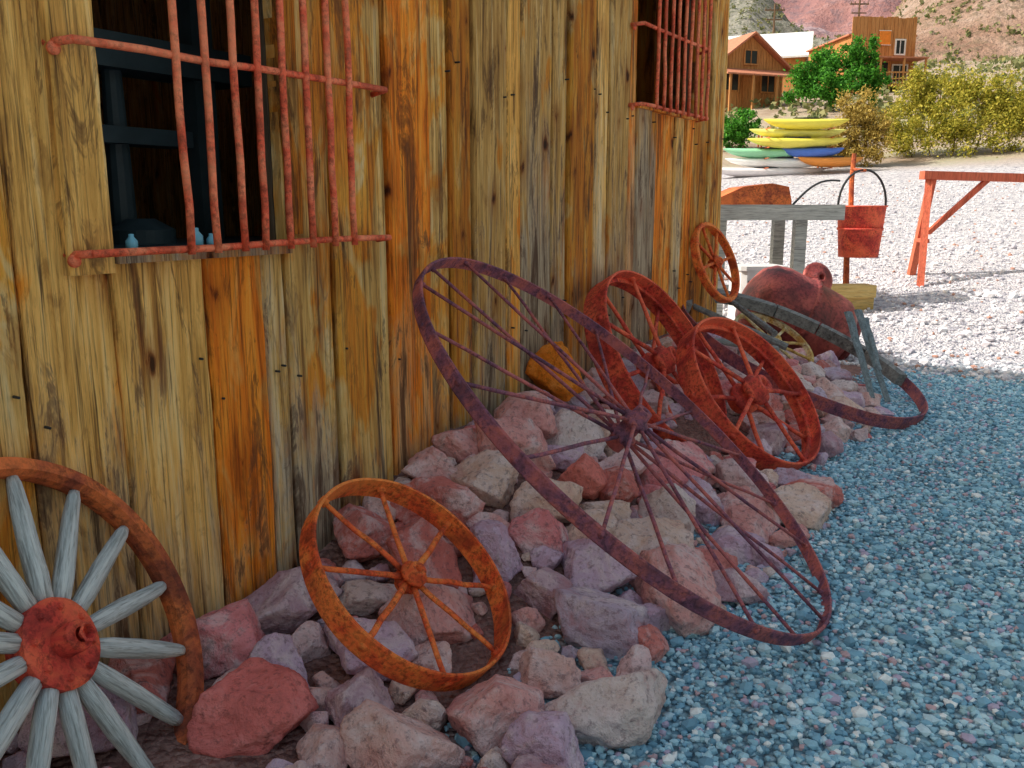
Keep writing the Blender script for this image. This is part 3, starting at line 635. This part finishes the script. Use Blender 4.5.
b=B(); b.box((-2.5,-1.5,.0),(2.7,-.01,.1))
for xp in(-2.4,-.8,.9,2.5): b.box((xp,-1.45,-2.5),(xp+.12,-1.33,1.89))
b.box((-2.5,-1.47,.9),(2.7,-1.4,1.0)); b.box((-2.5,-1.47,.5),(2.7,-1.4,.56))
for k in range(22): b.box((-2.4+k*.235,-1.45,.1),(-2.36+k*.235,-1.41,.9))
b.out('balcony',[W_cabin],e)
b=B(); frame_win(b,-1.7,-.7,.5,1.6,0); frame_win(b,.9,1.9,.5,1.6,0); frame_win(b,1.0,1.6,2.4,3.3,0); b.box((-.4,-.05,.1),(.5,-.02,1.8),1); b.out('windows',[W_dark,P_dark,P_white],e)
so=plain('orange_sign',(.80,.25,.03),.6,.15); b=B(); b.box((-.3,-.14,3.0),(.5,-.1,3.9),0); b.box((-.35,-.12,2.95),(.55,-.095,2.999),1); b.box((-.35,-.12,3.901),(.55,-.095,3.95),1); b.out('signboard',[so,P_white],e)
for (px,py,t,h) in((772,60,80,5.6),(857,40,85,4.6)):
    P=at(px,py,t); e=empty('utility_pole',basis(P)); b=B(); b.rod((0,0,-4),(0,0,h-.8),.12,.09,8); b.box((-.9,-.05,h-1.4),(.9,.05,h-1.28)); b.box((-.7,-.05,h-2.2),(.7,.05,h-2.1))
    for k in(-.8,-.4,.4,.8): b.rod((k,0,h-1.28),(k,0,h-1.1),.04,n=6)
    b.out('pole',[T_bark],e)
# ---------------------------------------------------------------- light, camera
S=Vector((-3.05,-1.9,3.6)).normalized(); el=math.asin(S.z)
sun=bpy.data.lights.new('sun','SUN'); sun.energy=5.0; sun.angle=D2R(.5); sun.color=(1,.94,.85); so_=bpy.data.objects.new('sun',sun); link(so_); so_.rotation_euler=S.to_track_quat('Z','Y').to_euler()
w=bpy.data.worlds.new('World'); scene.world=w; w.use_nodes=True; nt=w.node_tree; sk=nt.nodes.new('ShaderNodeTexSky'); sk.sky_type='NISHITA'; sk.sun_disc=False
sk.sun_elevation=el; sk.sun_rotation=math.atan2(S.x,S.y); sk.air_density=2.6; sk.dust_density=5.0; sk.ozone_density=1.0
nt.links.new(sk.outputs[0],nt.nodes['Background'].inputs[0]); nt.nodes['Background'].inputs[1].default_value=.15
cam=bpy.data.cameras.new('camera'); co=bpy.data.objects.new('camera',cam); link(co); co.location=CAM; co.rotation_euler=(math.pi/2-PI_,0,TH); cam.lens=F/1024*36; cam.sensor_width=36; cam.clip_end=3000; cam.clip_start=.02
scene.camera=co
scene.view_settings.view_transform='Standard'; scene.view_settings.look='None'; scene.view_settings.exposure=0
